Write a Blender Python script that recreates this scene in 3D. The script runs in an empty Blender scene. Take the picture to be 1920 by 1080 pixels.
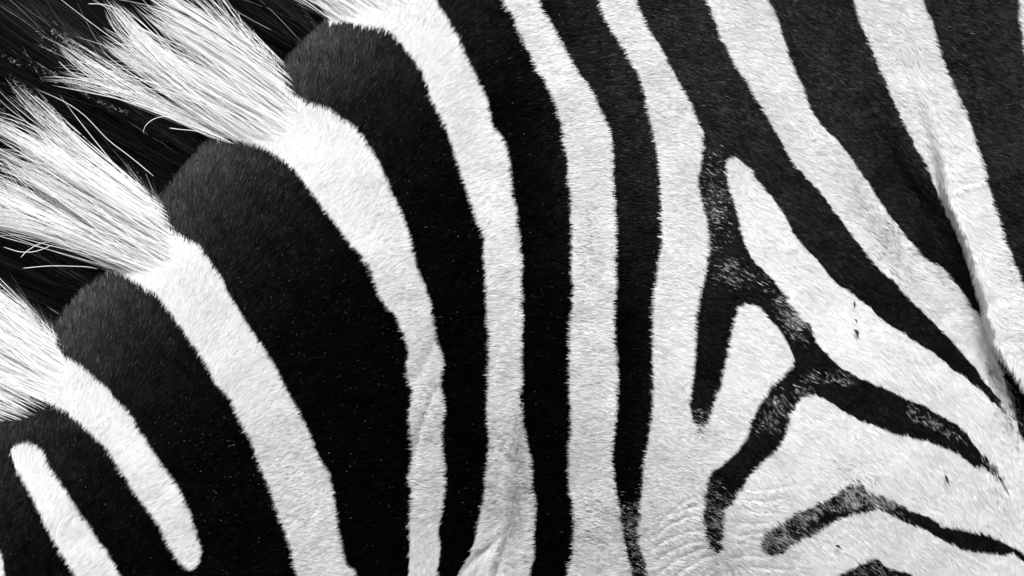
import bpy, math, numpy as np
from mathutils import Vector
rng = np.random.default_rng(11)
scene = bpy.context.scene
R = math.radians

# ------------------------------------------------------------------ camera, sky, sun, exposure
DIST = 3.0                      # metres from lens to the side of the neck
SC = 0.672 / 1920.0             # metres per traced pixel at that distance
cam_d = bpy.data.cameras.new("camera")
cam = bpy.data.objects.new("camera", cam_d)
scene.collection.objects.link(cam)
cam.location = (0, -DIST, 0)
cam.rotation_euler = (R(90), 0, 0)
cam_d.sensor_width = 36.0
cam_d.lens = 36.0 * DIST / 0.672
cam_d.clip_end = 200.0
scene.camera = cam

SUN_EL, SUN_AZ = 47.0, 7.0    # azimuth measured from the camera side towards the left
world = bpy.data.worlds.new("World")
scene.world = world
world.use_nodes = True
nt = world.node_tree
bg = nt.nodes["Background"]
sky = nt.nodes.new("ShaderNodeTexSky")
sky.sky_type = 'NISHITA'
sky.sun_disc = False
sky.sun_elevation = R(SUN_EL)
sky.sun_rotation = R(180 + SUN_AZ)
sky.dust_density = 4.0
bw = nt.nodes.new("ShaderNodeRGBToBW")          # the photograph is black and white: neutral daylight
nt.links.new(sky.outputs[0], bw.inputs[0])
nt.links.new(bw.outputs[0], bg.inputs[0])
bg.inputs[1].default_value = 0.12
sun_d = bpy.data.lights.new("sun", 'SUN')
sun_d.energy = 1.5
sun_d.angle = R(16)
sun_d.color = (1, 1, 1)
sun = bpy.data.objects.new("sun", sun_d)
scene.collection.objects.link(sun)
el, az = R(SUN_EL), R(SUN_AZ)
sdir = Vector((math.sin(az) * math.cos(el), -math.cos(az) * math.cos(el), math.sin(el)))
sun.rotation_euler = sdir.to_track_quat('Z', 'Y').to_euler()
scene.view_settings.view_transform = 'Standard'
scene.view_settings.look = 'None'
scene.view_settings.exposure = 0.87
scene.view_settings.gamma = 1.0
scene.cycles.max_bounces = 8
scene.cycles.diffuse_bounces = 5

# ------------------------------------------------------------------ traced outlines of the coat pattern (pixels of the 1920 x 1080 frame)
BLACK = {
 'K1': [(617,40),(575,-5),(520,30),(480,80),(482,110),(525,134),(536,160),(547,175),(567,184),(587,195),(617,203),(640,221),(660,233),(680,255),(703,288),(717,315),(727,340),(735,362),(750,390),(765,427),(773,457),(783,503),(803,550),(812,580),(817,623),(832,668),(832,692),(829,720),(835,768),(830,813),(833,853),(837,900),(832,947),(823,997),(826,1020),(822,1060),(820,1150),(800,1330),(815,1330),(835,1150),(857,1080),(880,1043),(893,1007),(898,977),(907,937),(912,887),(917,843),(918,817),(913,783),(915,720),(917,660),(918,627),(913,580),(912,527),(908,493),(907,440),(897,420),(887,390),(876,358),(857,300),(843,260),(830,220),(810,187),(797,147),(783,120),(763,93),(733,60),(707,51),(673,45),(640,38)],
 'K2': [(817,0),(837,30),(853,57),(870,93),(887,130),(907,167),(920,207),(923,233),(943,257),(953,283),(958,317),(963,360),(970,397),(973,433),(980,483),(980,547),(982,593),(980,627),(980,720),(983,763),(990,830),(998,870),(1000,907),(1007,953),(1003,1003),(1002,1047),(995,1080),(985,1200),(985,1330),(1045,1330),(1055,1200),(1065,1080),(1073,1047),(1077,1010),(1078,973),(1073,933),(1068,907),(1068,837),(1073,797),(1068,737),(1068,677),(1070,613),(1075,547),(1072,493),(1073,410),(1070,360),(1063,300),(1053,233),(1040,193),(1023,153),(1003,120),(987,87),(973,60),(960,27),(943,0),(905,-90),(870,-250),(740,-250),(785,-90)],
 'K3': [(1010,0),(1023,23),(1043,60),(1063,97),(1083,133),(1107,163),(1123,197),(1140,230),(1147,257),(1150,293),(1153,360),(1157,427),(1157,527),(1153,610),(1158,677),(1160,720),(1157,787),(1150,853),(1155,903),(1163,953),(1170,997),(1180,1047),(1190,1085),(1200,1125),(1220,1120),(1216,1080),(1203,1030),(1200,997),(1200,960),(1205,933),(1207,880),(1213,850),(1222,793),(1225,737),(1225,653),(1225,593),(1228,547),(1235,493),(1242,443),(1240,393),(1240,360),(1235,307),(1227,250),(1217,217),(1210,180),(1200,147),(1187,123),(1177,100),(1157,73),(1143,50),(1130,23),(1123,0),(1090,-90),(1060,-250),(940,-250),(975,-90)],
 'K4': [(1193,0),(1207,33),(1223,63),(1240,90),(1260,127),(1280,165),(1297,197),(1310,227),(1320,253),(1318,293),(1310,333),(1314,365),(1323,403),(1332,443),(1330,480),(1323,520),(1313,560),(1307,610),(1305,660),(1300,720),(1297,753),(1300,785),(1310,800),(1327,797),(1340,762),(1353,722),(1367,660),(1377,603),(1390,577),(1403,572),(1420,575),(1437,590),(1460,617),(1477,643),(1488,667),(1488,687),(1473,703),(1457,720),(1437,743),(1420,770),(1410,797),(1397,830),(1367,863),(1337,887),(1327,910),(1321,953),(1323,987),(1330,1013),(1343,1037),(1355,1027),(1357,970),(1367,953),(1390,920),(1413,887),(1447,853),(1470,830),(1478,800),(1487,770),(1500,750),(1523,741),(1547,750),(1580,770),(1613,790),(1647,802),(1680,815),(1730,827),(1763,838),(1797,853),(1827,875),(1847,878),(1863,893),(1880,914),(1897,937),(1890,920),(1872,888),(1857,867),(1840,850),(1820,826),(1800,802),(1773,785),(1740,766),(1697,747),(1663,731),(1633,719),(1600,703),(1570,683),(1547,660),(1530,640),(1523,617),(1500,590),(1477,560),(1457,533),(1437,513),(1413,487),(1397,457),(1390,427),(1383,400),(1373,370),(1364,335),(1362,307),(1368,298),(1379,296),(1390,302),(1407,317),(1420,337),(1435,355),(1450,373),(1470,403),(1487,437),(1513,467),(1540,497),(1563,527),(1597,550),(1630,577),(1663,607),(1697,627),(1733,653),(1760,670),(1787,693),(1813,711),(1830,725),(1853,747),(1877,772),(1889,786),(1880,762),(1863,737),(1843,714),(1820,680),(1787,643),(1757,610),(1723,577),(1697,553),(1677,527),(1657,513),(1633,487),(1613,460),(1590,430),(1563,393),(1540,363),(1503,323),(1480,293),(1463,260),(1437,217),(1417,183),(1403,157),(1383,130),(1367,97),(1347,57),(1332,15),(1324,0),(1290,-90),(1260,-250),(1130,-250),(1160,-90)],
 'K5': [(1442,0),(1457,33),(1473,77),(1487,120),(1503,157),(1520,200),(1540,233),(1567,260),(1590,287),(1610,317),(1637,357),(1663,397),(1687,427),(1713,460),(1743,490),(1777,508),(1792,530),(1813,557),(1827,580),(1843,598),(1836,570),(1823,527),(1813,493),(1797,450),(1780,410),(1760,365),(1737,310),(1717,277),(1697,233),(1677,193),(1660,150),(1640,103),(1620,57),(1600,0),(1570,-90),(1530,-250),(1360,-250),(1400,-90)],
 'K6': [(1730,0),(1747,37),(1760,80),(1773,123),(1790,163),(1810,207),(1830,257),(1847,310),(1858,360),(1877,417),(1893,467),(1913,517),(1935,570),(1990,680),(2060,800),(2200,1000),(2200,700),(2060,600),(1990,450),(1955,300),(1930,140),(1918,70),(1911,30),(1912,0),(1905,-90),(1890,-250),(1650,-250),(1695,-90)],
 'K7': [(408,260),(370,215),(310,260),(265,320),(255,350),(298,378),(302,400),(315,424),(333,438),(357,451),(377,465),(390,484),(413,517),(430,553),(450,583),(473,620),(500,660),(520,693),(534,722),(557,763),(580,807),(597,853),(617,887),(627,927),(634,970),(640,1020),(652,1055),(668,1080),(710,1200),(730,1330),(745,1330),(758,1200),(765,1080),(770,1020),(768,980),(772,927),(768,897),(773,847),(770,810),(767,777),(773,740),(767,715),(763,687),(765,653),(750,613),(743,593),(720,567),(707,540),(700,517),(688,493),(663,463),(640,433),(620,407),(600,383),(585,358),(550,317),(520,293),(483,272),(450,260),(415,258)],
 'K8': [(200,510),(170,465),(110,510),(65,560),(58,590),(101,618),(108,650),(123,669),(143,680),(167,699),(192,720),(220,750),(243,773),(263,807),(283,837),(303,870),(327,903),(347,940),(363,980),(373,1013),(377,1040),(367,1066),(353,1068),(337,1053),(317,1023),(303,993),(283,963),(253,923),(233,893),(220,873),(200,843),(177,820),(147,790),(120,770),(93,753),(63,745),(33,741),(0,743),(-60,760),(-250,900),(-250,1330),(640,1330),(600,1200),(557,1080),(547,1033),(533,993),(517,950),(500,903),(483,860),(467,820),(447,783),(433,750),(407,720),(383,677),(363,647),(340,613),(313,580),(297,557),(273,540),(253,527),(230,514),(207,508)],
 'K10': [(1432,1030),(1437,1010),(1457,993),(1487,967),(1520,950),(1557,937),(1587,917),(1602,906),(1613,909),(1627,925),(1657,934),(1687,947),(1713,960),(1747,973),(1767,987),(1813,997),(1863,1010),(1897,1027),(1930,1045),(1990,1085),(2150,1180),(2150,1240),(1990,1130),(1925,1062),(1900,1040),(1883,1043),(1853,1040),(1827,1037),(1800,1030),(1767,1013),(1740,997),(1703,983),(1680,970),(1657,957),(1630,960),(1597,967),(1563,980),(1537,997),(1507,1010),(1480,1027),(1457,1043),(1445,1042)],
 'K11': [(1560,1092),(1575,1078),(1600,1067),(1630,1054),(1650,1048),(1655,1062),(1680,1068),(1720,1085),(1770,1120),(1740,1140),(1680,1110),(1620,1120),(1570,1150)],
 'K12': [(1868,665),(1880,690),(1895,706),(1908,728),(1930,760),(1960,810),(2010,930),(2030,1050),(2000,1050),(1955,930),(1925,845),(1912,812),(1904,785),(1893,748),(1880,705)],
}
FINGER = [(20,847),(27,870),(47,907),(67,943),(83,980),(103,1017),(123,1050),(143,1080),(175,1150),(240,1330),(350,1330),(270,1160),(227,1078),(207,1043),(190,1020),(170,990),(147,957),(127,927),(110,900),(93,873),(80,847),(63,833),(43,829),(27,836)]
EDGEW = [(-250,960),(-60,980),(-10,1020),(3,1040),(9,1075),(30,1160),(60,1330),(-250,1330)]
X0, Y0, GW, GH = -250, -250, 2450, 1580

def smooth_poly(p, n=4):
    p = np.array(p, float); out = []
    m = len(p)
    for i in range(m):
        a, b, c, d = p[i-1], p[i], p[(i+1) % m], p[(i+2) % m]
        L = np.hypot(*(c-b))
        k = n if L < 120 else 1
        for j in range(k):
            t = j / k
            if k == 1:
                out.append(b); continue
            out.append(0.5*((2*b)+(-a+c)*t+(2*a-5*b+4*c-d)*t*t+(-a+3*b-3*c+d)*t**3))
    return np.array(out)

def fill(mask, poly, val):
    p = smooth_poly(poly)
    x, y = p[:, 0]-X0, p[:, 1]-Y0
    x2, y2 = np.roll(x, -1), np.roll(y, -1)
    for r in range(max(0, int(y.min())), min(GH, int(y.max())+2)):
        yc = r + 0.5
        hit = (y <= yc) != (y2 <= yc)
        if not hit.any(): continue
        xs = np.sort(x[hit] + (yc-y[hit])/(y2[hit]-y[hit])*(x2[hit]-x[hit]))
        for a, b in zip(xs[0::2], xs[1::2]):
            a, b = max(0, int(round(a))), min(GW, int(round(b)))
            if b > a: mask[r, a:b] = val
reg = np.zeros((GH, GW), np.int16)               # 0 = white, 1.. = black stripe index
KEYS = list(BLACK)
for i, k in enumerate(KEYS): fill(reg, BLACK[k], i+1)
fill(reg, FINGER, 0)
fill(reg, EDGEW, 0)
SEEDS = [(120,950),(250,850),(450,650),(690,400),(880,200),(1040,60),(1270,500),(1425,650),(1620,620),(1420,60),(1690,100),(1650,880),(1600,1020),(1922,8),(-10,1075)]
small = reg[::4, ::4] > 0
lab = np.zeros(small.shape, np.int16)
for i, (sx, sy) in enumerate(SEEDS): lab[(sy-Y0)//4, (sx-X0)//4] = i+1
for it in range(1500):
    if it % 40 == 0: before = (lab > 0).sum()
    for ax in (0, 1):
        for s in (1, -1):
            sh = np.roll(lab, s, ax)
            lab = np.where((lab == 0) & ~small & (sh > 0), sh, lab)
    if it % 40 == 39 and (lab > 0).sum() == before: break
for it in range(6):                                # let labels reach one cell into the black rim
    for ax in (0, 1):
        for s in (1, -1):
            lab = np.where(lab == 0, np.roll(lab, s, ax), lab)

# ------------------------------------------------------------------ helpers: noise, polylines, grids
_nt = rng.random((8, 257, 257))
def vnoise(x, y, scale, k=0):
    x = np.asarray(x, float)/scale + 17.3*k; y = np.asarray(y, float)/scale + 5.1*k
    xi, yi = np.floor(x).astype(int), np.floor(y).astype(int)
    fx, fy = x-xi, y-yi
    fx, fy = fx*fx*(3-2*fx), fy*fy*(3-2*fy)
    T = _nt[k % 8]
    a, b = T[yi % 256, xi % 256], T[yi % 256, (xi+1) % 256]
    c, d = T[(yi+1) % 256, xi % 256], T[(yi+1) % 256, (xi+1) % 256]
    return (a*(1-fx)+b*fx)*(1-fy)+(c*(1-fx)+d*fx)*fy      # 0..1

def pdist(px, py, line):
    """distance, signed by the side (+ right of the line's direction in image space), and the run along it"""
    best = np.full(px.shape, 1e9); sgn = np.zeros(px.shape); run = np.zeros(px.shape)
    acc = 0.0
    for (ax, ay), (bx, by) in zip(line[:-1], line[1:]):
        dx, dy = bx-ax, by-ay; L = math.hypot(dx, dy)
        t = np.clip(((px-ax)*dx+(py-ay)*dy)/(L*L), 0, 1)
        d = np.hypot(px-ax-t*dx, py-ay-t*dy)
        s = (px-ax)*(-dy)+(py-ay)*dx
        m = d < best
        best = np.where(m, d, best); sgn = np.where(m, np.sign(s), sgn); run = np.where(m, acc+t*L, run)
        acc += L
    return best, sgn, run, acc

CREST = [(-250,1010),(-120,850),(0,737),(50,690),(105,620),(150,560),(205,512),(245,465),(303,385),(350,318),(400,264),(455,215),(528,140),(565,88),(620,42),(700,-30),(800,-130),(930,-250)]
FOLD = [(1690,90),(1713,160),(1735,227),(1750,290),(1762,360),(1780,410),(1797,450),(1813,493),(1823,527),(1833,560),(1843,597),(1856,640),(1868,667),(1880,688),(1895,703),(1908,724),(1930,756),(1970,815),(2060,960),(2200,1200)]
G = 2
gx = np.arange(X0, X0+GW, G, dtype=float); gy = np.arange(Y0, Y0+GH, G, dtype=float)
PX, PY = np.meshgrid(gx, gy)
cd, cs, _, _ = pdist(PX, PY, CREST)
CD = cd*cs                                       # > 0 on the neck, < 0 under the mane
assert CD[(800-Y0)//G, (900-X0)//G] > 0
def ss(t): t = np.clip(t, 0, 1); return t*t*(3-2*t)
H = np.zeros(PX.shape)
pos = np.maximum(CD, 0)
H += 0.0085*(1-np.exp(-pos/50)) + 0.023*(1-np.exp(-pos/330))
H += np.where(CD < 0, CD*0.0012, 0)
H -= 0.068*ss((PY-430)/900)**1.1*np.exp(-((PX-900)/np.where(PX < 900, 470, 330))**2)           # hollow towards the throat
H += 0.030*np.exp(-((PX-1560)/300)**2-((PY-930)/380)**2)             # shoulder
H -= 0.012*np.exp(-((PX-1290)/130)**2-((PY-1180)/150)**2)
H += 0.003*np.exp(-((PX-1080)/260)**2-((PY-150)/200)**2)
H += 0.0016*(vnoise(PX, PY, 90, 1)-0.5) + 0.0008*(vnoise(PX, PY, 34, 2)-0.5)
# the big skin fold on the right and its crease
fd, fs, fr, fl = pdist(PX, PY, FOLD)
sf = fd*fs
if sf[(400-Y0)//G, (1900-X0)//G] < 0: sf = -sf    # + on the right of the fold
grow = ss((fr-60)/520)
H += grow*(0.017*ss((sf+6)/20) - 0.012*np.exp(-(np.minimum(sf-4, 0)/38)**2)*(sf < 40)*(1-ss((sf+4)/20)))
H += 0.009*grow*ss((sf-15)/240)

def crease(line, w, depth, taper=True, lobe=0.45):
    global H
    l = np.array(line, float)
    x0, x1 = l[:, 0].min()-5*w, l[:, 0].max()+5*w
    y0, y1 = l[:, 1].min()-5*w, l[:, 1].max()+5*w
    i0, i1 = max(0, int((y0-Y0)//G)), min(H.shape[0], int((y1-Y0)//G)+1)
    j0, j1 = max(0, int((x0-X0)//G)), min(H.shape[1], int((x1-X0)//G)+1)
    if i1 <= i0 or j1 <= j0: return
    d, s, r, L = pdist(PX[i0:i1, j0:j1], PY[i0:i1, j0:j1], line)
    t = r/L
    amp = np.sin(np.pi*np.clip(t, 0.02, 0.98))**0.6 if taper else 1.0
    H[i0:i1, j0:j1] -= depth*amp*(np.exp(-(d/w)**2) - lobe*np.exp(-((d-2.2*w)/(1.4*w))**2)*(s > 0))
mm = 0.001
crease([(832,625),(807,650),(790,690),(772,720)], 9, 0.9*mm)
crease([(822,715),(817,727),(800,763),(787,800),(778,843),(774,880)], 9, 1.4*mm)
crease([(763,500),(757,540),(748,590)], 6, 0.6*mm)
crease([(730,380),(700,430),(690,450)], 7, 0.5*mm)
crease([(972,740),(967,797),(963,853),(958,937),(950,1010),(930,1075),(905,1130)], 7, 5.0*mm)
crease([(952,800),(948,870),(940,950),(925,1010),(900,1050)], 10, 1.2*mm)
crease([(945,820),(940,870),(925,930)], 7, 0.8*mm)
crease([(1000,880),(985,930),(980,1000)], 8, 0.7*mm)
crease([(940,1000),(925,1020),(905,1040),(900,1050)], 6, 1.2*mm)
crease([(905,1035),(880,1060),(855,1090)], 7, 1.0*mm)
crease([(930,650),(920,700),(925,730)], 8, 0.6*mm)
crease([(575,760),(560,860),(585,960),(570,1010)], 10, 0.7*mm)
for ln in [[(1345,1035),(1310,1048),(1275,1068),(1235,1100)],[(1335,1022),(1300,1032),(1262,1050),(1220,1082)],[(1330,1008),(1290,1016),(1250,1034),(1212,1060)],[(1322,990),(1285,996),(1245,1010),(1210,1034)],
     [(1320,965),(1285,968),(1250,984),(1215,1008)],[(1312,925),(1285,935),(1258,955),(1222,990)],[(1350,1050),(1325,1072),(1290,1105)],[(1310,945),(1280,952),(1245,970)],[(1352,1060),(1348,1090),(1335,1130)]]:
    crease(ln, 3.2, 0.60*mm, True, 0.12)
for k, ln in enumerate([[(1360,1022),(1400,1012),(1437,1008)],[(1362,1000),(1398,1002),(1440,992)],[(1375,952),(1420,960),(1452,958)],[(1366,975),(1412,981),(1450,975)],
     [(1360,1045),(1410,1038),(1450,1046)],[(1352,1055),(1372,1080),(1385,1110)],[(1372,935),(1430,938),(1475,930)],[(1362,1062),(1420,1062),(1480,1066)],[(1385,915),(1440,916),(1490,905)]]):
    crease(ln, 3.2, 0.40*mm, True, 0.1)
crease([(1630,200),(1657,277),(1683,333),(1723,393),(1763,470),(1800,525),(1825,565)], 26, 14*mm)
crease([(1680,95),(1700,160),(1722,227),(1738,290),(1750,340),(1765,395)], 8, 1.2*mm)
crease([(1796,10),(1800,77),(1817,140),(1830,207),(1836,270),(1850,330)], 7, -1.5*mm)
crease([(1560,50),(1573,100),(1590,150)], 9, -1.2*mm)
crease([(1463,0),(1478,60),(1490,110)], 6, -1.2*mm)
crease([(1855,380),(1872,450),(1880,520),(1895,600)], 12, 0.4*mm)
crease([(1850,640),(1862,680),(1880,740),(1900,800),(1925,870)], 14, 2*mm)
GY_, GX_ = np.gradient(H, G*SC)                    # slope per metre

def samp(A, x, y):
    fx = np.clip((np.asarray(x)-X0)/G, 0, A.shape[1]-1.001); fy = np.clip((np.asarray(y)-Y0)/G, 0, A.shape[0]-1.001)
    i, j = fy.astype(int), fx.astype(int); u, v = fx-j, fy-i
    return (A[i, j]*(1-u)+A[i, j+1]*u)*(1-v)+(A[i+1, j]*(1-u)+A[i+1, j+1]*u)*v

def world_pt(x, y, h):
    k = (DIST-h)/DIST*SC
    return np.stack([(x-960)*k, -h, (540-y)*k], -1)
def normal_at(x, y):
    n = np.stack([-samp(GX_, x, y), -np.ones_like(x), samp(GY_, x, y)], -1)   # toward the camera (-Y)
    return n/np.linalg.norm(n, axis=-1, keepdims=True)

# fur lie: direction in which the tips point (image space, y down)
FLOW = [(450,250,.05,-1),(560,200,.25,-1),(700,260,.6,-.8),(610,110,.1,-1),(640,60,.2,-1),(220,520,.1,-1),(330,400,.05,-1),(260,480,.1,-1),(120,640,.1,-1),(30,740,.1,-1),
 (780,60,.5,-.9),(740,170,.6,-.8),(880,150,.85,-.55),(880,240,.8,-.6),(940,290,.97,-.25),(1000,230,.97,-.15),(1000,100,.98,-.1),(1150,150,1,.02),(1130,300,1,0),(1300,100,.92,.3),(1200,500,.97,.05),
 (1100,600,1,.0),(1230,700,.88,.4),(1330,500,.85,.45),(1400,300,.8,.55),(1450,420,.75,.6),(1450,60,.85,.45),(1600,600,.72,.68),(1550,900,.76,.6),(1700,850,.55,.82),(1700,750,.6,.75),
 (1850,850,.35,.95),(1900,950,.35,.95),(1300,1000,.93,.35),(1240,1060,.96,.15),(1400,950,.85,.45),(1450,750,.75,.6),(1650,1000,.7,.65),(1850,1060,.5,.8),(1700,200,.88,.45),(1560,150,.85,.5),(1880,150,.88,.45),
 (1800,400,.75,.6),(1780,540,.82,.5),(1720,450,.8,.55),(1900,450,.95,.3),(1900,600,1,.12),(1840,700,.45,.9),(780,900,.97,-.12),(790,1050,.55,-.85),(870,1060,.6,-.8),(960,900,.98,-.1),(960,1050,.9,-.35),(1100,900,.98,.0),(1110,1050,.95,.1),
 (600,400,.7,-.7),(500,350,.5,-.86),(450,450,.55,-.83),(400,560,.55,-.83),(550,600,.8,-.55),(700,600,.92,-.35),(800,400,.92,-.35),(650,850,.95,-.25),(850,700,1,-.1),(200,700,.4,-.92),(300,800,.7,-.7),
 (100,800,.4,-.92),(40,850,.25,-.97),(120,920,.55,-.83),(200,1010,.72,-.68),(300,960,.8,-.58),(450,900,.88,-.45),(600,1030,.95,-.25),(30,1000,.5,-.85)]
cgx = np.arange(X0, X0+GW, 10.0); cgy = np.arange(Y0, Y0+GH, 10.0)
CX, CY = np.meshgrid(cgx, cgy)
fu = np.zeros(CX.shape); fv = np.zeros(CX.shape)
for (a, b, u, v) in FLOW:
    n = math.hypot(u, v)
    w = 1.0/(((CX-a)**2+(CY-b)**2)+45**2)**1.6
    fu += w*u/n; fv += w*v/n
def csamp(A, x, y):
    fx = np.clip((x-X0)/10, 0, A.shape[1]-1.001); fy = np.clip((y-Y0)/10, 0, A.shape[0]-1.001)
    i, j = fy.astype(int), fx.astype(int); u, v = fx-j, fy-i
    return (A[i, j]*(1-u)+A[i, j+1]*u)*(1-v)+(A[i+1, j]*(1-u)+A[i+1, j+1]*u)*v
def flow(x, y):
    u, v = csamp(fu, x, y), csamp(fv, x, y)
    a = np.arctan2(v, u)
    # along the lip of the fold the hair runs down the lip and then parts to the right
    s = samp(sf, x, y); g = samp(grow, x, y)
    lip = g*np.exp(-((s-8)/20)**2)*(s > -14)
    a = a + lip*(R(97)-a)
    ridge = np.exp(-((s-10)/16)**2)*(1-g)*((y > 30) & (y < 420))
    a = a + 0.75*ridge*(R(72)-a)
    return a

# ------------------------------------------------------------------ materials
def mat(name, rough, spec, transl, sheen=0.0, use_attr='tint'):
    m = bpy.data.materials.new(name); m.use_nodes = True
    t = m.node_tree; b = t.nodes["Principled BSDF"]; o = t.nodes["Material Output"]
    at = t.nodes.new("ShaderNodeAttribute"); at.attribute_name = use_attr
    t.links.new(at.outputs["Color"], b.inputs["Base Color"])
    b.inputs["Roughness"].default_value = rough
    b.inputs["Specular IOR Level"].default_value = spec
    if transl > 0:
        tr = t.nodes.new("ShaderNodeBsdfTranslucent"); t.links.new(at.outputs["Color"], tr.inputs[0])
        mx = t.nodes.new("ShaderNodeMixShader"); mx.inputs[0].default_value = transl
        t.links.new(b.outputs[0], mx.inputs[1]); t.links.new(tr.outputs[0], mx.inputs[2])
        t.links.new(mx.outputs[0], o.inputs[0])
    return m
M_WHITE = mat("white_hair", 0.55, 0.25, 0.30)
M_MANE = mat("white_mane_hair", 0.5, 0.25, 0.42)
M_BLACK = mat("black_hair", 0.55, 0.07, 0.0)
_t = M_BLACK.node_tree; _m = _t.nodes.new("ShaderNodeMath"); _m.operation = 'MULTIPLY'; _m.inputs[1].default_value = 5.0; _m.use_clamp = True
_t.links.new(next(n for n in _t.nodes if n.type == 'ATTRIBUTE').outputs["Fac"], _m.inputs[0])      # paler black hair is glossier than the darkest
_t.links.new(_m.outputs[0], _t.nodes["Principled BSDF"].inputs["Specular IOR Level"])
M_SKIN = mat("hide", 0.9, 0.0, 0.0)
M_FLAKE = mat("dander", 0.6, 0.3, 0.3)
def plain(name, col, rough=0.6, noise_scale=400.0):
    m = bpy.data.materials.new(name); m.use_nodes = True
    t = m.node_tree; b = t.nodes["Principled BSDF"]
    n = t.nodes.new("ShaderNodeTexNoise"); n.inputs["Scale"].default_value = noise_scale
    r = t.nodes.new("ShaderNodeValToRGB")
    r.color_ramp.elements[0].color = (col*0.6, col*0.6, col*0.6, 1); r.color_ramp.elements[1].color = (col*1.5, col*1.5, col*1.5, 1)
    t.links.new(n.outputs[0], r.inputs[0]); t.links.new(r.outputs[0], b.inputs["Base Color"])
    b.inputs["Roughness"].default_value = rough
    return m
M_SEED = plain("seed_husk", 0.018)
M_UNDER = plain("mane_root_hair", 0.0025, 0.9)
M_UNDER.node_tree.nodes["Principled BSDF"].inputs["Specular IOR Level"].default_value = 0.05

# ------------------------------------------------------------------ object helpers
def put(name, me, m, parent=None, label=None, kind=None):
    me.materials.append(m)
    o = bpy.data.objects.new(name, me); scene.collection.objects.link(o)
    if parent: o.parent = parent
    if label: o["label"] = label
    if kind: o["kind"] = kind
    return o
def tri_mesh(name, V, T, tint=None, quads=False, normals=None):
    me = bpy.data.meshes.new(name)
    k = 4 if quads else 3
    me.vertices.add(len(V)); me.vertices.foreach_set("co", V.astype(np.float32).ravel())
    me.loops.add(T.size); me.loops.foreach_set("vertex_index", T.astype(np.int32).ravel())
    me.polygons.add(len(T)); me.polygons.foreach_set("loop_start", np.arange(0, T.size, k, dtype=np.int32))
    me.polygons.foreach_set("loop_total", np.full(len(T), k, np.int32))
    if tint is not None:
        c = me.attributes.new("tint", 'FLOAT_COLOR', 'POINT')
        col = np.ones((len(V), 4), np.float32); col[:, :3] = np.asarray(tint, np.float32)[:, None]
        c.data.foreach_set("color", col.ravel())
    if normals is not None:
        c = me.attributes.new("custom_normal", 'FLOAT_VECTOR', 'POINT')
        c.data.foreach_set("vector", normals.astype(np.float32).ravel())
    me.update()
    return me
def unit(a): return a/np.maximum(np.linalg.norm(a, axis=-1, keepdims=True), 1e-12)

def strands(P, side, width, taper):
    """P (n, k, 3) points of each hair, side (n, 3 or n, k, 3) across, width (n,), taper (k,) -> ribbon triangles"""
    n, k, _ = P.shape
    if side.ndim == 2: side = np.repeat(side[:, None], k, 1)
    off = side*(width[:, None]*taper[None, :])[:, :, None]*0.5
    A, B = P[:, :-1]-off[:, :-1], P[:, :-1]+off[:, :-1]
    V = np.concatenate([A, B, P[:, -1:]], 1)          # k-1, k-1, 1
    m = 2*(k-1)+1
    T = []
    for i in range(k-2):
        a, b, c, d = i, k-1+i, k-1+i+1, i+1
        T += [(a, b, c), (a, c, d)]
    T.append((k-2, 2*(k-1)-1, m-1))
    T = np.array(T)
    T = (T[None]+np.arange(n)[:, None, None]*m).reshape(-1, 3)
    return V.reshape(-1, 3), T, m

# ------------------------------------------------------------------ the zebra
zebra = bpy.data.objects.new("zebra", None); scene.collection.objects.link(zebra)
zebra["label"] = "zebra seen from the side, its striped neck and shoulder with an upright mane"
zebra["category"] = "zebra"

# body: one closed mesh, the flank as a relief, the far side behind it
S = 5
bx = np.arange(X0+10, X0+GW-15, S, dtype=float); by = np.arange(Y0+10, Y0+GH-15, S, dtype=float)
BX, BY = np.meshgrid(bx, by)
ok = samp(CD, BX, BY) > -75
hh = samp(H, BX, BY) - 0.0012
front = world_pt(BX, BY, hh)
nr, nc = BX.shape
idx = np.full(BX.shape, -1)
idx[ok] = np.arange(ok.sum())
q = ok[:-1, :-1] & ok[1:, :-1] & ok[:-1, 1:] & ok[1:, 1:]
Q = np.stack([idx[:-1, :-1][q], idx[1:, :-1][q], idx[1:, 1:][q], idx[:-1, 1:][q]], 1)
VF = front[ok]
# far side: the same outline pushed back, joined by a skirt so that the body is a solid
VB = VF.copy(); VB[:, 1] = 0.16 + 0.5*VF[:, 1]*0
e = {}
for a, b, c, d in Q:
    for u, v in ((a, b), (b, c), (c, d), (d, a)):
        if (v, u) in e: del e[(v, u)]
        else: e[(u, v)] = 1
N = len(VF)
rim = np.array(list(e), int)
used = np.unique(rim); rmap = {u: N+i for i, u in enumerate(used)}
V = np.concatenate([VF, VB[used]])
cen = np.array([[0.15, 0.20, -0.05]])
V = np.concatenate([V, cen]); ci = len(V)-1
SK = np.array([(v, u, rmap[u], rmap[v]) for u, v in rim])
BK = np.array([(rmap[v], rmap[u], ci) for u, v in rim])
T = np.concatenate([Q[:, [0, 1, 2]], Q[:, [0, 2, 3]], SK[:, [0, 1, 2]], SK[:, [0, 2, 3]], BK])
ri, rj = (BY[ok]-Y0).astype(int), (BX[ok]-X0).astype(int)
isb = reg[ri, rj] > 0
tint = np.concatenate([np.where(isb, 0.001, 0.70), np.full(len(V)-N, 0.02)])
cb = samp(CD, BX[ok], BY[ok]); tint[:N][(cb < -12) & (isb | (cb < -52))] = 0.003
me = tri_mesh("body", V, T, tint)
me.polygons.foreach_set("use_smooth", np.ones(len(me.polygons), bool))
body = put("body", me, M_SKIN, zebra)

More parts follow.
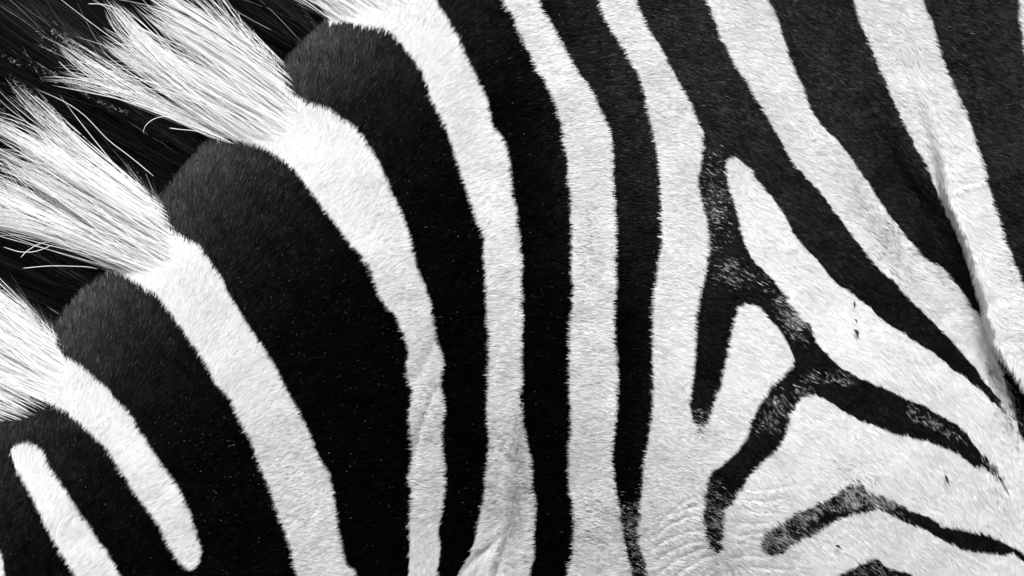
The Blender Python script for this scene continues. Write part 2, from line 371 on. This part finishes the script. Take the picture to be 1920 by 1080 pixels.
# ---- the coat
def speck(x, y, black):
    """chance that a hair has the other colour, in the mottled places of the coat"""
    p = np.zeros_like(x)
    def g(cx, cy, rx, ry, a, ang=0.0):
        ca, sa = math.cos(R(ang)), math.sin(R(ang))
        u = (x-cx)*ca+(y-cy)*sa; v = -(x-cx)*sa+(y-cy)*ca
        return a*np.exp(-(u/rx)**2-(v/ry)**2)
    pb = g(1345,385,22,70,.34)+g(1370,495,16,9,.6)+g(1390,520,40,16,.25)+g(1482,585,14,42,.55,-35)+g(1500,610,20,20,.45)+g(1515,705,10,10,.6)+g(1560,712,30,10,.25)
    pb += g(1747,793,14,8,.85,30)+g(1712,775,7,13,.5,-20)+g(1785,815,25,9,.25,35)+g(1460,760,26,22,.4)+g(1440,800,20,16,.15)
    pb += g(1190,985,30,40,.42)+g(1205,1060,22,30,.30)+g(1345,1000,26,50,.50)+g(1345,930,22,25,.2)+g(1480,1000,50,30,.42)+g(1530,960,30,10,.45,-25)+g(1590,940,40,22,.5)+g(1608,948,18,8,.6)+g(1605,918,22,18,.65)+g(1470,1010,26,12,.35,-35)+g(1634,936,16,14,.75)-g(1600,968,40,7,.5,-12)+g(1510,975,16,6,.4,-25)
    pb += g(1645,940,22,14,.65)+g(1675,955,26,20,.35)+g(1445,1020,22,22,.4)+g(1632,1070,40,12,.3)+g(1875,900,18,36,.6,-35)+g(1885,785,12,20,.5)+g(1320,790,24,16,.45)+g(1765,985,6,12,.3)
    pb += g(1510,740,14,14,.3)+g(1310,215,12,60,.05)+g(1885,755,18,60,.35,-25)
    pw = g(1110,455,22,60,.11)+g(1105,980,40,40,.12)+g(1120,1010,20,14,.12)+g(1650,420,70,26,.17,55)+g(1720,470,90,12,.22,45)+g(1675,480,60,30,.12,45)+g(1720,520,30,18,.12)
    pw += g(940,850,40,60,.12)+g(985,900,24,90,.15)+g(1000,1058,26,16,.30)+g(1315,810,22,12,.30)+g(1570,872,26,14,.10,25)+g(1600,895,18,10,.28,30)+g(1622,905,26,10,.30)+g(1345,1055,10,26,.22)
    pw += g(1858,700,8,40,.35,-22)+g(1885,770,12,60,.40,-22)+g(1850,620,8,22,.2)+g(1893,500,14,60,.08)+g(1730,90,30,80,.02)+g(1410,1075,60,18,.03)+g(1885,945,12,26,.15,-30)+g(1530,267,4,5,.7)
    return np.where(black, pb*0.74, pw*0.8)

def make_fur(n, x_lo, x_hi, y_lo, y_hi):
    x = rng.uniform(x_lo, x_hi, n); y = rng.uniform(y_lo, y_hi, n)
    keep = samp(CD, x, y) > -44
    x, y = x[keep], y[keep]
    # where the white mane springs from the crest the short fur thins out and turns into it
    wm = reg[(y-Y0).astype(int), (x-X0).astype(int)] == 0
    keep = (~wm & (samp(CD, x, y) > -1-13*rng.random(len(x)))) | (wm & (rng.random(len(x)) < ss((samp(CD, x, y)+44)/44)))
    x, y = x[keep], y[keep]; n = len(x)
    a = flow(x, y)
    wj = ss((72-samp(CD, x, y))/92)*(reg[(y-Y0).astype(int), (x-X0).astype(int)] == 0)*rng.uniform(.35, 1, n)    # white fur turning into mane
    a = a+wj*(R(-150)-a)
    # clumps: neighbouring hairs share lean and lift
    clump = vnoise(x, y, 9, 3)-0.5; clump2 = vnoise(x, y, 4.5, 4)-0.5
    a = a + 0.6*clump + 0.35*clump2 + rng.normal(0, 0.16, n)
    cdv = samp(CD, x, y)
    Lpx = (14.5 + 7*np.exp(-np.maximum(cdv, 0)/120) + 3*((x > 1650) & (samp(sf, x, y) > -6)))*rng.uniform(0.62, 1.25, n)
    Lpx = Lpx*(0.85+0.3*vnoise(x, y, 25, 5))*(1+4.5*wj*wj)
    ux, uy = np.cos(a), np.sin(a)
    lx = x+ux*Lpx*0.7; ly = y+uy*Lpx*0.7
    fray = 3.0+26*np.minimum(np.maximum(speck(lx, ly, np.ones(n, bool)), 0), .5)      # mottled places have frayed borders
    lx, ly = lx+(vnoise(x, y, 10, 6)-0.5+rng.normal(0, .13, n))*fray, ly+(vnoise(x, y, 10, 7)-0.5+rng.normal(0, .13, n))*fray
    ri = np.clip((ly-Y0).astype(int), 0, GH-1); rj = np.clip((lx-X0).astype(int), 0, GW-1)
    rid = reg[ri, rj]; black = rid > 0
    p = np.maximum(speck(lx, ly, black), 0)
    q_ = 0.45*vnoise(lx, ly, 5.5, 1)+0.55*vnoise(lx, ly, 13, 2)
    flip = rng.random(n) < np.clip(p, 0, .7)*np.clip(-0.7+3.2*q_, 0.04, 1.35)
    flip &= p > 0.012
    isblack = black ^ flip
    wid = lab[np.clip(ri//4, 0, lab.shape[0]-1), np.clip(rj//4, 0, lab.shape[1]-1)]
    part = np.where(black, rid, 100+wid)
    # black hair colour: paler towards the crest and upper shoulder side, darkest in between
    black_tone = 0.0012+0.031*np.exp(-np.maximum(cdv, 0)/90)+0.009*ss((lx-960)/220)*ss((640-ly)/480)+0.0035*ss((lx-1150)/150)*1.0
    black_tone = black_tone*(0.55+0.55*vnoise(lx, ly, 26, 2)+0.4*vnoise(lx, ly*1.6, 11, 5))
    tb = black_tone*rng.lognormal(0, 0.55, n)
    greyh = rng.random(n) < 0.00015
    tb = np.where(greyh, rng.uniform(0.04, 0.2, n), tb)
    tw = 0.81*np.clip(rng.normal(1, 0.045, n), .7, 1.12)*(0.94+0.12*vnoise(lx, ly, 60, 5))
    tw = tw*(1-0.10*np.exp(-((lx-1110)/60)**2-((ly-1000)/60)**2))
    tb = np.where(flip & isblack, rng.uniform(0.02, 0.30, n), tb); tw = np.where(flip & ~isblack, rng.uniform(0.04, 0.5, n), tw)
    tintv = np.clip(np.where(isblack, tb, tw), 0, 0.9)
    # geometry
    h0 = samp(H, x, y)
    P0 = world_pt(x, y, h0)
    Nn = normal_at(x, y)
    x1, y1 = x+ux, y+uy
    Td = unit(world_pt(x1, y1, samp(H, x1, y1))-P0)
    Td = unit(Td-(Td*Nn).sum(-1, keepdims=True)*Nn)
    flat = np.stack([ux, np.full(n, -0.03), -uy], -1)
    Td = unit(Td*(1-wj[:, None])+flat*wj[:, None])
    L = (Lpx*SC)[:, None]
    lift = np.clip(rng.normal(0.22, 0.07, n)+0.22*(vnoise(x, y, 7, 7)-0.5), 0.06, 0.8)[:, None]
    P0 = P0 - Nn*0.0005
    P1 = P0 + (Td*np.cos(lift)+Nn*np.sin(lift))*L*0.5
    bend = lift*rng.uniform(0.1, 0.8, (n, 1))
    sideways = np.cross(Td, Nn)
    P2 = P1 + (Td*np.cos(bend)+Nn*np.sin(bend)+sideways*rng.normal(0, 0.12, (n, 1)))*L*0.5
    tilt = rng.normal(0, 0.42, (n, 1))
    sd = unit(sideways*np.cos(tilt)+Nn*np.sin(tilt))
    # a round hair shades like the coat it lies in: its normal leans only a little with its own twist
    cn = unit(Nn + sideways*rng.normal(0, 1, (n, 1))*np.where(isblack, 0.50, 0.19)[:, None] + Td*np.where(isblack, rng.normal(0, .25, n), rng.normal(-0.05, .14, n))[:, None])
    w = np.where(isblack, 2.0, 2.1)*rng.uniform(0.7, 1.25, n)*SC
    return np.stack([P0, P2], 1), sd, w, tintv, part, cn
A = [make_fur(1300000, -30, 1950, -30, 1110)]
for box, n in (((-150, -30, -30, 1200), 24000), ((1950, 2080, -150, 1200), 28000), ((-30, 1950, -150, -30), 40000), ((-150, 2080, 1110, 1200), 36000)):
    A.append(make_fur(n, box[0], box[1], box[2], box[3]))
P = np.concatenate([a[0] for a in A]); sd = np.concatenate([a[1] for a in A]); wv = np.concatenate([a[2] for a in A])
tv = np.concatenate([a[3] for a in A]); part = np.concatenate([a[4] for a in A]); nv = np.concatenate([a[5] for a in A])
LABELS = {
 1: "black stripe that starts at the second dark bulge of the crest and runs down to the bottom",
 2: "black stripe from the top edge straight down beside the wrinkled white stripe",
 3: "narrow black stripe that frays out into grey specks at the bottom",
 4: "black stripe that forks into two Y branches over the shoulder",
 5: "black stripe that narrows into the skin crease on the right",
 6: "black stripe at the top right edge beyond the fold",
 7: "broad black stripe from the middle dark bulge of the crest",
 8: "black stripe from the lowest dark bulge that loops round two white fingers",
 9: "thin broken black arc low on the shoulder",
 10: "speckled black patch at the bottom edge of the shoulder",
 11: "short black streak under the lip of the skin fold",
 101: "short white finger at the lower left", 102: "white finger that ends in a rounded tip near the bottom",
 103: "white stripe that begins under the middle white mane tuft", 104: "white stripe that narrows to a creased strip at the bottom",
 105: "white stripe that widens into folds at the bottom", 106: "upright white stripe smudged with grey near the bottom",
 107: "white stripe left of the black fork, wrinkled at the bottom", 108: "white wedge inside the lower black fork",
 109: "white finger between the two branches of the black fork", 110: "white stripe with grey specks left of the crease",
 111: "white stripe over the raised skin fold", 112: "broad white area of the shoulder", 113: "white area below the thin black arc",
 114: "white sliver at the top right corner", 115: "white sliver at the lower left edge"}
for pid in np.unique(part):
    if pid == 100: continue
    sel = (part == pid) | ((part == 100) if pid == 112 else False)
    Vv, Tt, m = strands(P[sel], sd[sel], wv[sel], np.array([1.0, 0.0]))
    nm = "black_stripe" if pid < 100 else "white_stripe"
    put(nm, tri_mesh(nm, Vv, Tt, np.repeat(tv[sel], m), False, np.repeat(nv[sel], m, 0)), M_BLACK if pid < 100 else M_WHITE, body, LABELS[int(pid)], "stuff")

# ---- the mane
mane = bpy.data.objects.new("mane", None); scene.collection.objects.link(mane); mane.parent = zebra
def along(line, t):
    l = np.array(line, float); s = np.concatenate([[0], np.cumsum(np.hypot(*np.diff(l, axis=0).T))]); u = t*s[-1]
    return np.interp(u, s, l[:, 0]), np.interp(u, s, l[:, 1])

def tuft(white, base, ang0, ang1, L0, L1, n, label, front=0.0, locks=40, fly=0.04, K=11, spread=1.0, name=None):
    """hairs rooted along BASE (pixels), angles (degrees, image space) and lengths running from one end of it to the other"""
    t = rng.random(n)
    lt = rng.random(locks); lt.sort()
    t = np.clip(t, 0, 1)
    bxx, byy = along(base, t)
    off = rng.uniform(-42, -8, n) if not white else -38+rng.random(n)**1.5*(34+92*np.sin(np.pi*t)**0.8)                      # across the crest: far side .. near side
    nx, ny = 0.75, 0.66
    x, y = bxx+nx*off, byy+ny*off
    h = samp(H, x, y)
    near = np.clip((off+34)/60.0, 0, 1.2)                               # 0 far, 1 near
    P0 = world_pt(x, y, h)
    if white: P0[:, 1] -= rng.uniform(0, 0.004, n)*np.clip((6-off)/25, 0, 1)-0.0004
    a = R(ang0)+(R(ang1)-R(ang0))*t
    li = np.clip(np.searchsorted(lt, t+rng.normal(0, 0.02, n)), 0, locks-1)
    lk_a = rng.normal(0, 0.05, locks)[li]; lk_c = rng.normal(0, 0.17, locks)[li]; lk_L = rng.uniform(0.72, 1.15, locks)[li]
    lk_y = rng.normal(0, 0.03, locks)[li]
    flyer = rng.random(n) < fly
    a = a+lk_a+rng.normal(0, 0.065, n)*spread+flyer*rng.normal(0, 0.10, n)
    L = (L0+(L1-L0)*t)*lk_L*(0.30+0.84*rng.random(n)**0.95)*SC
    curve = lk_c+rng.normal(0, 0.08, n)*spread+flyer*rng.normal(0, 0.22, n)
    out = (near-0.45)*0.09+lk_y+rng.normal(0, 0.03, n)+flyer*0.05      # towards the camera
    wav = rng.normal(0, 0.05, n); ph = rng.uniform(0, 6.28, n)
    pts = [P0]
    s = np.linspace(0, 1, K)
    lp0 = P0
    for i in range(1, K):
        tt = (s[i]+s[i-1])/2
        bulge = -0.16*np.sin(np.pi*0.5*min(tt*2.2, 1))*0       # (roots leave at the lie of the crest)
        aa = a+curve*tt*1.1+wav*np.sin(ph+5*tt)+bulge
        d = np.stack([np.cos(aa)*np.cos(out), -np.sin(out+0.10*(1-tt)*(near > .6)), -np.sin(aa)*np.cos(out)], -1)
        pts.append(pts[-1]+d*(L*(s[i]-s[i-1]))[:, None])
    Pp = np.stack(pts, 1)
    # gather each lock towards its own middle hair near the tips
    for l in range(locks):
        m_ = (li == l) & ~flyer
        if m_.sum() < 3: continue
        mid = Pp[m_].mean(0)
        g = (np.linspace(0, 1, K)**1.6*0.80)[None, :, None]
        Pp[m_] = Pp[m_]*(1-g)+mid[None]*g+rng.normal(0, 0.0004, (m_.sum(), K, 3))*0
    Pp[..., 1] -= front
    dirv = unit(Pp[:, -1]-Pp[:, 0])
    view = np.tile(np.array([[0, -1.0, 0]]), (n, 1))
    sd_ = unit(np.cross(dirv, view)); tilt = rng.normal(0, 0.5, (n, 1)); nn = unit(np.cross(sd_, dirv))
    sd_ = unit(sd_*np.cos(tilt)+nn*np.sin(tilt))
    w = rng.uniform(0.8, 1.5, n)*SC*(1.0 if white else 1.15)
    cn = unit(np.array([[-0.30, -1.0, 0.62]])+sd_*rng.normal(0, 0.4 if white else 0.6, (n, 1)))
    Vv, Tt, m = strands(Pp, sd_, w, np.concatenate([[0.35, 0.9], np.linspace(1, 0.85, K-5), [0.7, 0.45, 0]]))
    if white:
        tn = np.clip(0.88*rng.normal(1, 0.12, n), .4, .95)
        dark = (rng.random(n) < 0.09) & ~flyer                    # added dark hairs stand in for shadowed gaps in the white tufts
        tn = np.where(dark, rng.uniform(0.01, 0.2, n), tn); w = np.where(dark, w*0.75, w); Pp[dark, 2:, 1] += 0.0006
    else:
        tn = (0.004+0.006*(t < 0.35))*rng.lognormal(0, 0.5, n)  # hairs at the upper end paler: their grey sheen put into the tint
        tn = np.where(rng.random(n) < 0.015, rng.uniform(0.05, 0.2, n), tn)
    nm = name or ("white_mane_tuft" if white else "black_mane_tuft")
    return put(nm, tri_mesh(nm, Vv, Tt, np.repeat(tn, m), False, np.repeat(cn, m, 0)), M_MANE if white else M_BLACK, mane, label, "stuff")

# image-space angles: 180 = left, 210 = up and left
tuft(True, [(535,118),(528,150),(490,190),(455,215),(415,252),(398,262)], 218, 210, 375, 420, 1050, "long white tuft of mane at the top, reaching towards the upper left corner", 0.0, 46, 0.035)
tuft(True, [(303,372),(298,395),(262,440),(235,475),(205,507)], 210, 205, 420, 400, 1300, "long white tuft of mane in the middle of the left edge", 0.0, 50, 0.035)
tuft(True, [(104,612),(98,640),(50,692),(0,737),(-60,790)], 212, 200, 350, 350, 1200, "white tuft of mane low on the left edge", 0.0, 40, 0.04)
tuft(True, [(840,-165),(760,-90),(690,-25),(640,20),(618,44)], 216, 216, 300, 340, 1100, "white tuft of mane at the top edge", 0.0, 26)
tuft(False, [(618,44),(590,68),(560,98),(540,115)], 218, 214, 470, 470, 4200, "black tuft of mane at the top, between two white tufts", -0.002, 26, 0.02)
tuft(False, [(400,263),(365,300),(335,333),(305,372)], 212, 206, 600, 560, 6000, "broad black tuft of mane in the upper left corner", -0.002, 30, 0.02)
tuft(False, [(200,512),(165,545),(130,582),(105,612)], 210, 204, 480, 460, 3800, "black tuft of mane at the left edge, between two white tufts", -0.002, 24, 0.02)

# dense short under-hair that fills the middle of the mane: a tapering solid wedge along the crest
nl = 60
tt = np.linspace(0, 1, nl)
cx_, cy_ = along(CREST, tt)
rows = []
for f in np.linspace(0, 1, 9):
    Lf = 40+f*620
    ang = R(210)
    x = cx_+math.cos(ang)*Lf; y = cy_+math.sin(ang)*Lf
    th = 0.020*(1-f)**0.7+0.0015
    yc = 0.055+0.02*f+0.004*np.sin(tt*40+f*3)
    k = (DIST+yc)/DIST*SC
    fr = np.stack([(x-960)*k, yc-th, (540-y)*k], 1); bk = fr.copy(); bk[:, 1] += 2*th
    rows.append((fr, bk))
V = np.concatenate([np.concatenate([r[0] for r in rows]), np.concatenate([r[1] for r in rows])])
nf = 9*nl; F = []
for i in range(8):
    for j in range(nl-1):
        a, b, c, d = i*nl+j, i*nl+j+1, (i+1)*nl+j+1, (i+1)*nl+j
        F += [(a, b, c, d), (nf+d, nf+c, nf+b, nf+a)]
for j in range(nl-1):
    F += [(j+1, j, nf+j, nf+j+1), (8*nl+j, 8*nl+j+1, nf+8*nl+j+1, nf+8*nl+j)]
for i in range(8):
    F += [(i*nl, (i+1)*nl, nf+(i+1)*nl, nf+i*nl), ((i+1)*nl+nl-1, i*nl+nl-1, nf+i*nl+nl-1, nf+(i+1)*nl+nl-1)]
put("under_hair", tri_mesh("under_hair", V, np.array(F), None, True), M_UNDER, mane, "black under-hair in the middle of the mane")

# single stray hairs that lie across the black mane
stray = [[(288,330),(240,290),(200,262),(160,215),(118,188),(63,165)],[(268,249),(272,235),(285,224),(305,217),(330,219),(352,226)],[(43,503),(70,500),(100,498),(135,499),(167,500),(185,505)],
 [(7,463),(33,472),(50,473),(67,472),(90,463),(105,455)],[(110,115),(133,137),(158,149),(183,157),(213,167),(250,178)],[(165,7),(180,7),(195,8),(215,14),(240,26),(262,38)],
 [(39,483),(48,472),(58,466),(66,460),(80,455),(100,452)],[(65,180),(82,192),(95,205),(105,222),(120,240),(145,260)],[(318,240),(340,243),(360,244),(380,248),(392,254),(400,258)],
 [(447,25),(450,35),(455,48),(466,62),(478,72),(490,82)],[(185,172),(205,174),(225,172),(245,170),(262,175),(280,182)],[(140,112),(160,119),(182,123),(200,130),(225,142),(245,152)]]
for ln in stray:
    l = np.array(ln, float); K = 16
    u = np.linspace(0, len(l)-1, K); x = np.interp(u, range(len(l)), l[:, 0]); y = np.interp(u, range(len(l)), l[:, 1])
    for _ in range(2):
        x[1:-1] = (x[:-2]+2*x[1:-1]+x[2:])/4; y[1:-1] = (y[:-2]+2*y[1:-1]+y[2:])/4
    Pp = world_pt(x, y, np.full(K, 0.012))[None]
    dirv = unit(Pp[:, -1]-Pp[:, 0]); sd_ = unit(np.cross(dirv, np.array([[0, -1.0, 0.2]])))
    Vv, Tt, m = strands(Pp, sd_, np.array([1.5*SC]), np.concatenate([[.5], np.linspace(1, 0.8, K-4), [0.6, 0.4, 0]]))
    put("stray_hair", tri_mesh("stray_hair", Vv, Tt, np.full(m, 0.7)), M_WHITE, mane)

# ------------------------------------------------------------------ dander: pale flakes caught in the black hair
fx_, fy_ = rng.uniform(0, 1920, 26000), rng.uniform(0, 1080, 26000)
rid = reg[(fy_-Y0).astype(int), (fx_-X0).astype(int)]
dens = 0.15+0.5*np.exp(-((fx_-560)/330)**2-((fy_-430)/330)**2)+0.3*np.exp(-((fx_-300)/250)**2-((fy_-800)/250)**2)+0.15*(fx_ > 1000)*(fy_ < 400)
k_ = (rid > 0) & (samp(CD, fx_, fy_) > 4) & (rng.random(26000) < dens*0.5*(vnoise(fx_, fy_, 40, 3)+0.25)) & (fx_ < 1330)
fx_, fy_ = fx_[k_], fy_[k_]
hb = samp(H, fx_, fy_)
C1 = world_pt(fx_, fy_, hb)+normal_at(fx_, fy_)*0.0024
sx, sy, ll = [], [], []
for (ax, ay, bx_, by_, n_, w_) in ((95,58,148,92,60,3),(118,72,150,98,40,3),(75,84,95,96,16,1.5),(60,122,170,178,60,5),(0,100,40,120,12,3),(95,135,150,165,50,4),(135,155,170,178,30,4),(180,188,235,212,36,3),(20,112,40,125,10,2),(70,60,110,100,16,6)):
    u = rng.random(n_); sx += list(ax+(bx_-ax)*u+rng.normal(0, w_, n_)); sy += list(ay+(by_-ay)*u+rng.normal(0, w_, n_))
sx, sy = np.array(sx), np.array(sy)
C2 = world_pt(sx, sy, np.full(len(sx), 0.012)+rng.uniform(-.002, .004, len(sx)))
C = np.concatenate([C1, C2]); n = len(C)
size = np.concatenate([rng.uniform(0.3, 0.65, len(C1)), rng.uniform(0.28, 0.5, len(C2))])*SC
ang = rng.uniform(0, 6.28, n)
ang[len(C1):] = R(30)+rng.normal(0, .2, len(C2))
el_ = np.concatenate([rng.uniform(1, 1.2, len(C1)), rng.uniform(2.5, 9, len(C2))])
Vs = []
for q_ in range(4):
    w_ = ang+q_*math.pi/2
    r_ = size*(el_ if q_ % 2 == 0 else 1.0)
    Vs.append(C+np.stack([np.cos(w_)*r_, rng.normal(0, 0.00012, n), -np.sin(w_)*r_], -1))
top_ = C+np.array([0, -0.0002, 0])
V = np.stack(Vs+[top_], 1).reshape(-1, 3)
T = np.array([(0, 1, 4), (1, 2, 4), (2, 3, 4), (3, 0, 4)])
T = (T[None]+np.arange(n)[:, None, None]*5).reshape(-1, 3)
dn = put("dander_flakes", tri_mesh("dander_flakes", V, T, np.repeat(rng.uniform(0.10, 0.55, n), 5)), M_FLAKE)
dn["label"] = "pale specks of dander scattered through the black fur and mane"; dn["kind"] = "stuff"; dn["category"] = "dander"

# ------------------------------------------------------------------ seeds and husks caught in the white fur
def seed(x, y, length, width, ang, curve, label, awn=True, parent_name="grass_seed"):
    n, ring = 9, 8
    L, W = length*1.25*SC, width*1.3*SC
    V, F = [], []
    for i in range(n):
        t = i/(n-1)
        r = W*0.5*math.sin(math.pi*min(max(t, 0.03), 0.97))**0.8*(1.15-0.5*t)
        cx = L*(t-0.5); cz = curve*L*(1-(2*t-1)**2)
        for j in range(ring):
            p = 2*math.pi*j/ring
            V.append((cx, r*0.8*math.cos(p)*(1+0.12*math.sin(3*p+i)), cz+r*math.sin(p)))
    for i in range(n-1):
        for j in range(ring):
            F.append((i*ring+j, i*ring+(j+1) % ring, (i+1)*ring+(j+1) % ring, (i+1)*ring+j))
    F.append(tuple(range(ring-1, -1, -1))); F.append(tuple((n-1)*ring+j for j in range(ring)))
    e_ = bpy.data.objects.new(parent_name, None); scene.collection.objects.link(e_)
    xx, yy = np.array([float(x)]), np.array([float(y)])
    p = world_pt(xx, yy, samp(H, xx, yy))[0]+normal_at(xx, yy)[0]*0.0036
    e_.location = p; e_.rotation_euler = (0, R(ang), 0)
    e_["label"] = label; e_["category"] = "seed"; e_["group"] = "dark seeds caught in the white fur"
    me = bpy.data.meshes.new("husk"); me.from_pydata(V, [], F); me.update()
    me.polygons.foreach_set("use_smooth", [True]*len(me.polygons))
    put("husk", me, M_SEED, e_)
    if awn:
        K = 6; Pp = np.array([[(L*0.45+L*0.5*t_, -0.0002, curve*L*0.2+0.3*L*t_*t_) for t_ in np.linspace(0, 1, K)]])
        Vv, Tt, m = strands(Pp, np.array([[0, 0.2, 1.0]]), np.array([W*0.25]), np.linspace(1, 0, K))
        put("awn", tri_mesh("awn", Vv, Tt, None), M_SEED, e_)
    return e_
seed(1603, 627, 13, 5.5, 65, 0.22, "largest dark curved seed, lowest of three in a row on the white finger")
seed(1603, 604, 8, 2.4, 60, 0.15, "tiny dark sliver of a seed, middle of three in a row on the white finger", True)
seed(1601, 573, 11, 3.2, 85, 0.05, "thin grey-black seed just under the black fork branch, top of the three in a row", False)
seed(1772, 899, 15, 4.6, 68, 0.02, "dark pointed spindle seed on the white shoulder below the long black branch")
seed(1571, 1024, 9, 4.2, 25, 0.1, "small dark seed on the white fur below the thin broken black arc")
seed(798, 774, 8, 2.2, -25, 0.25, "small dark curved seed in the crease of the narrow white stripe", False)
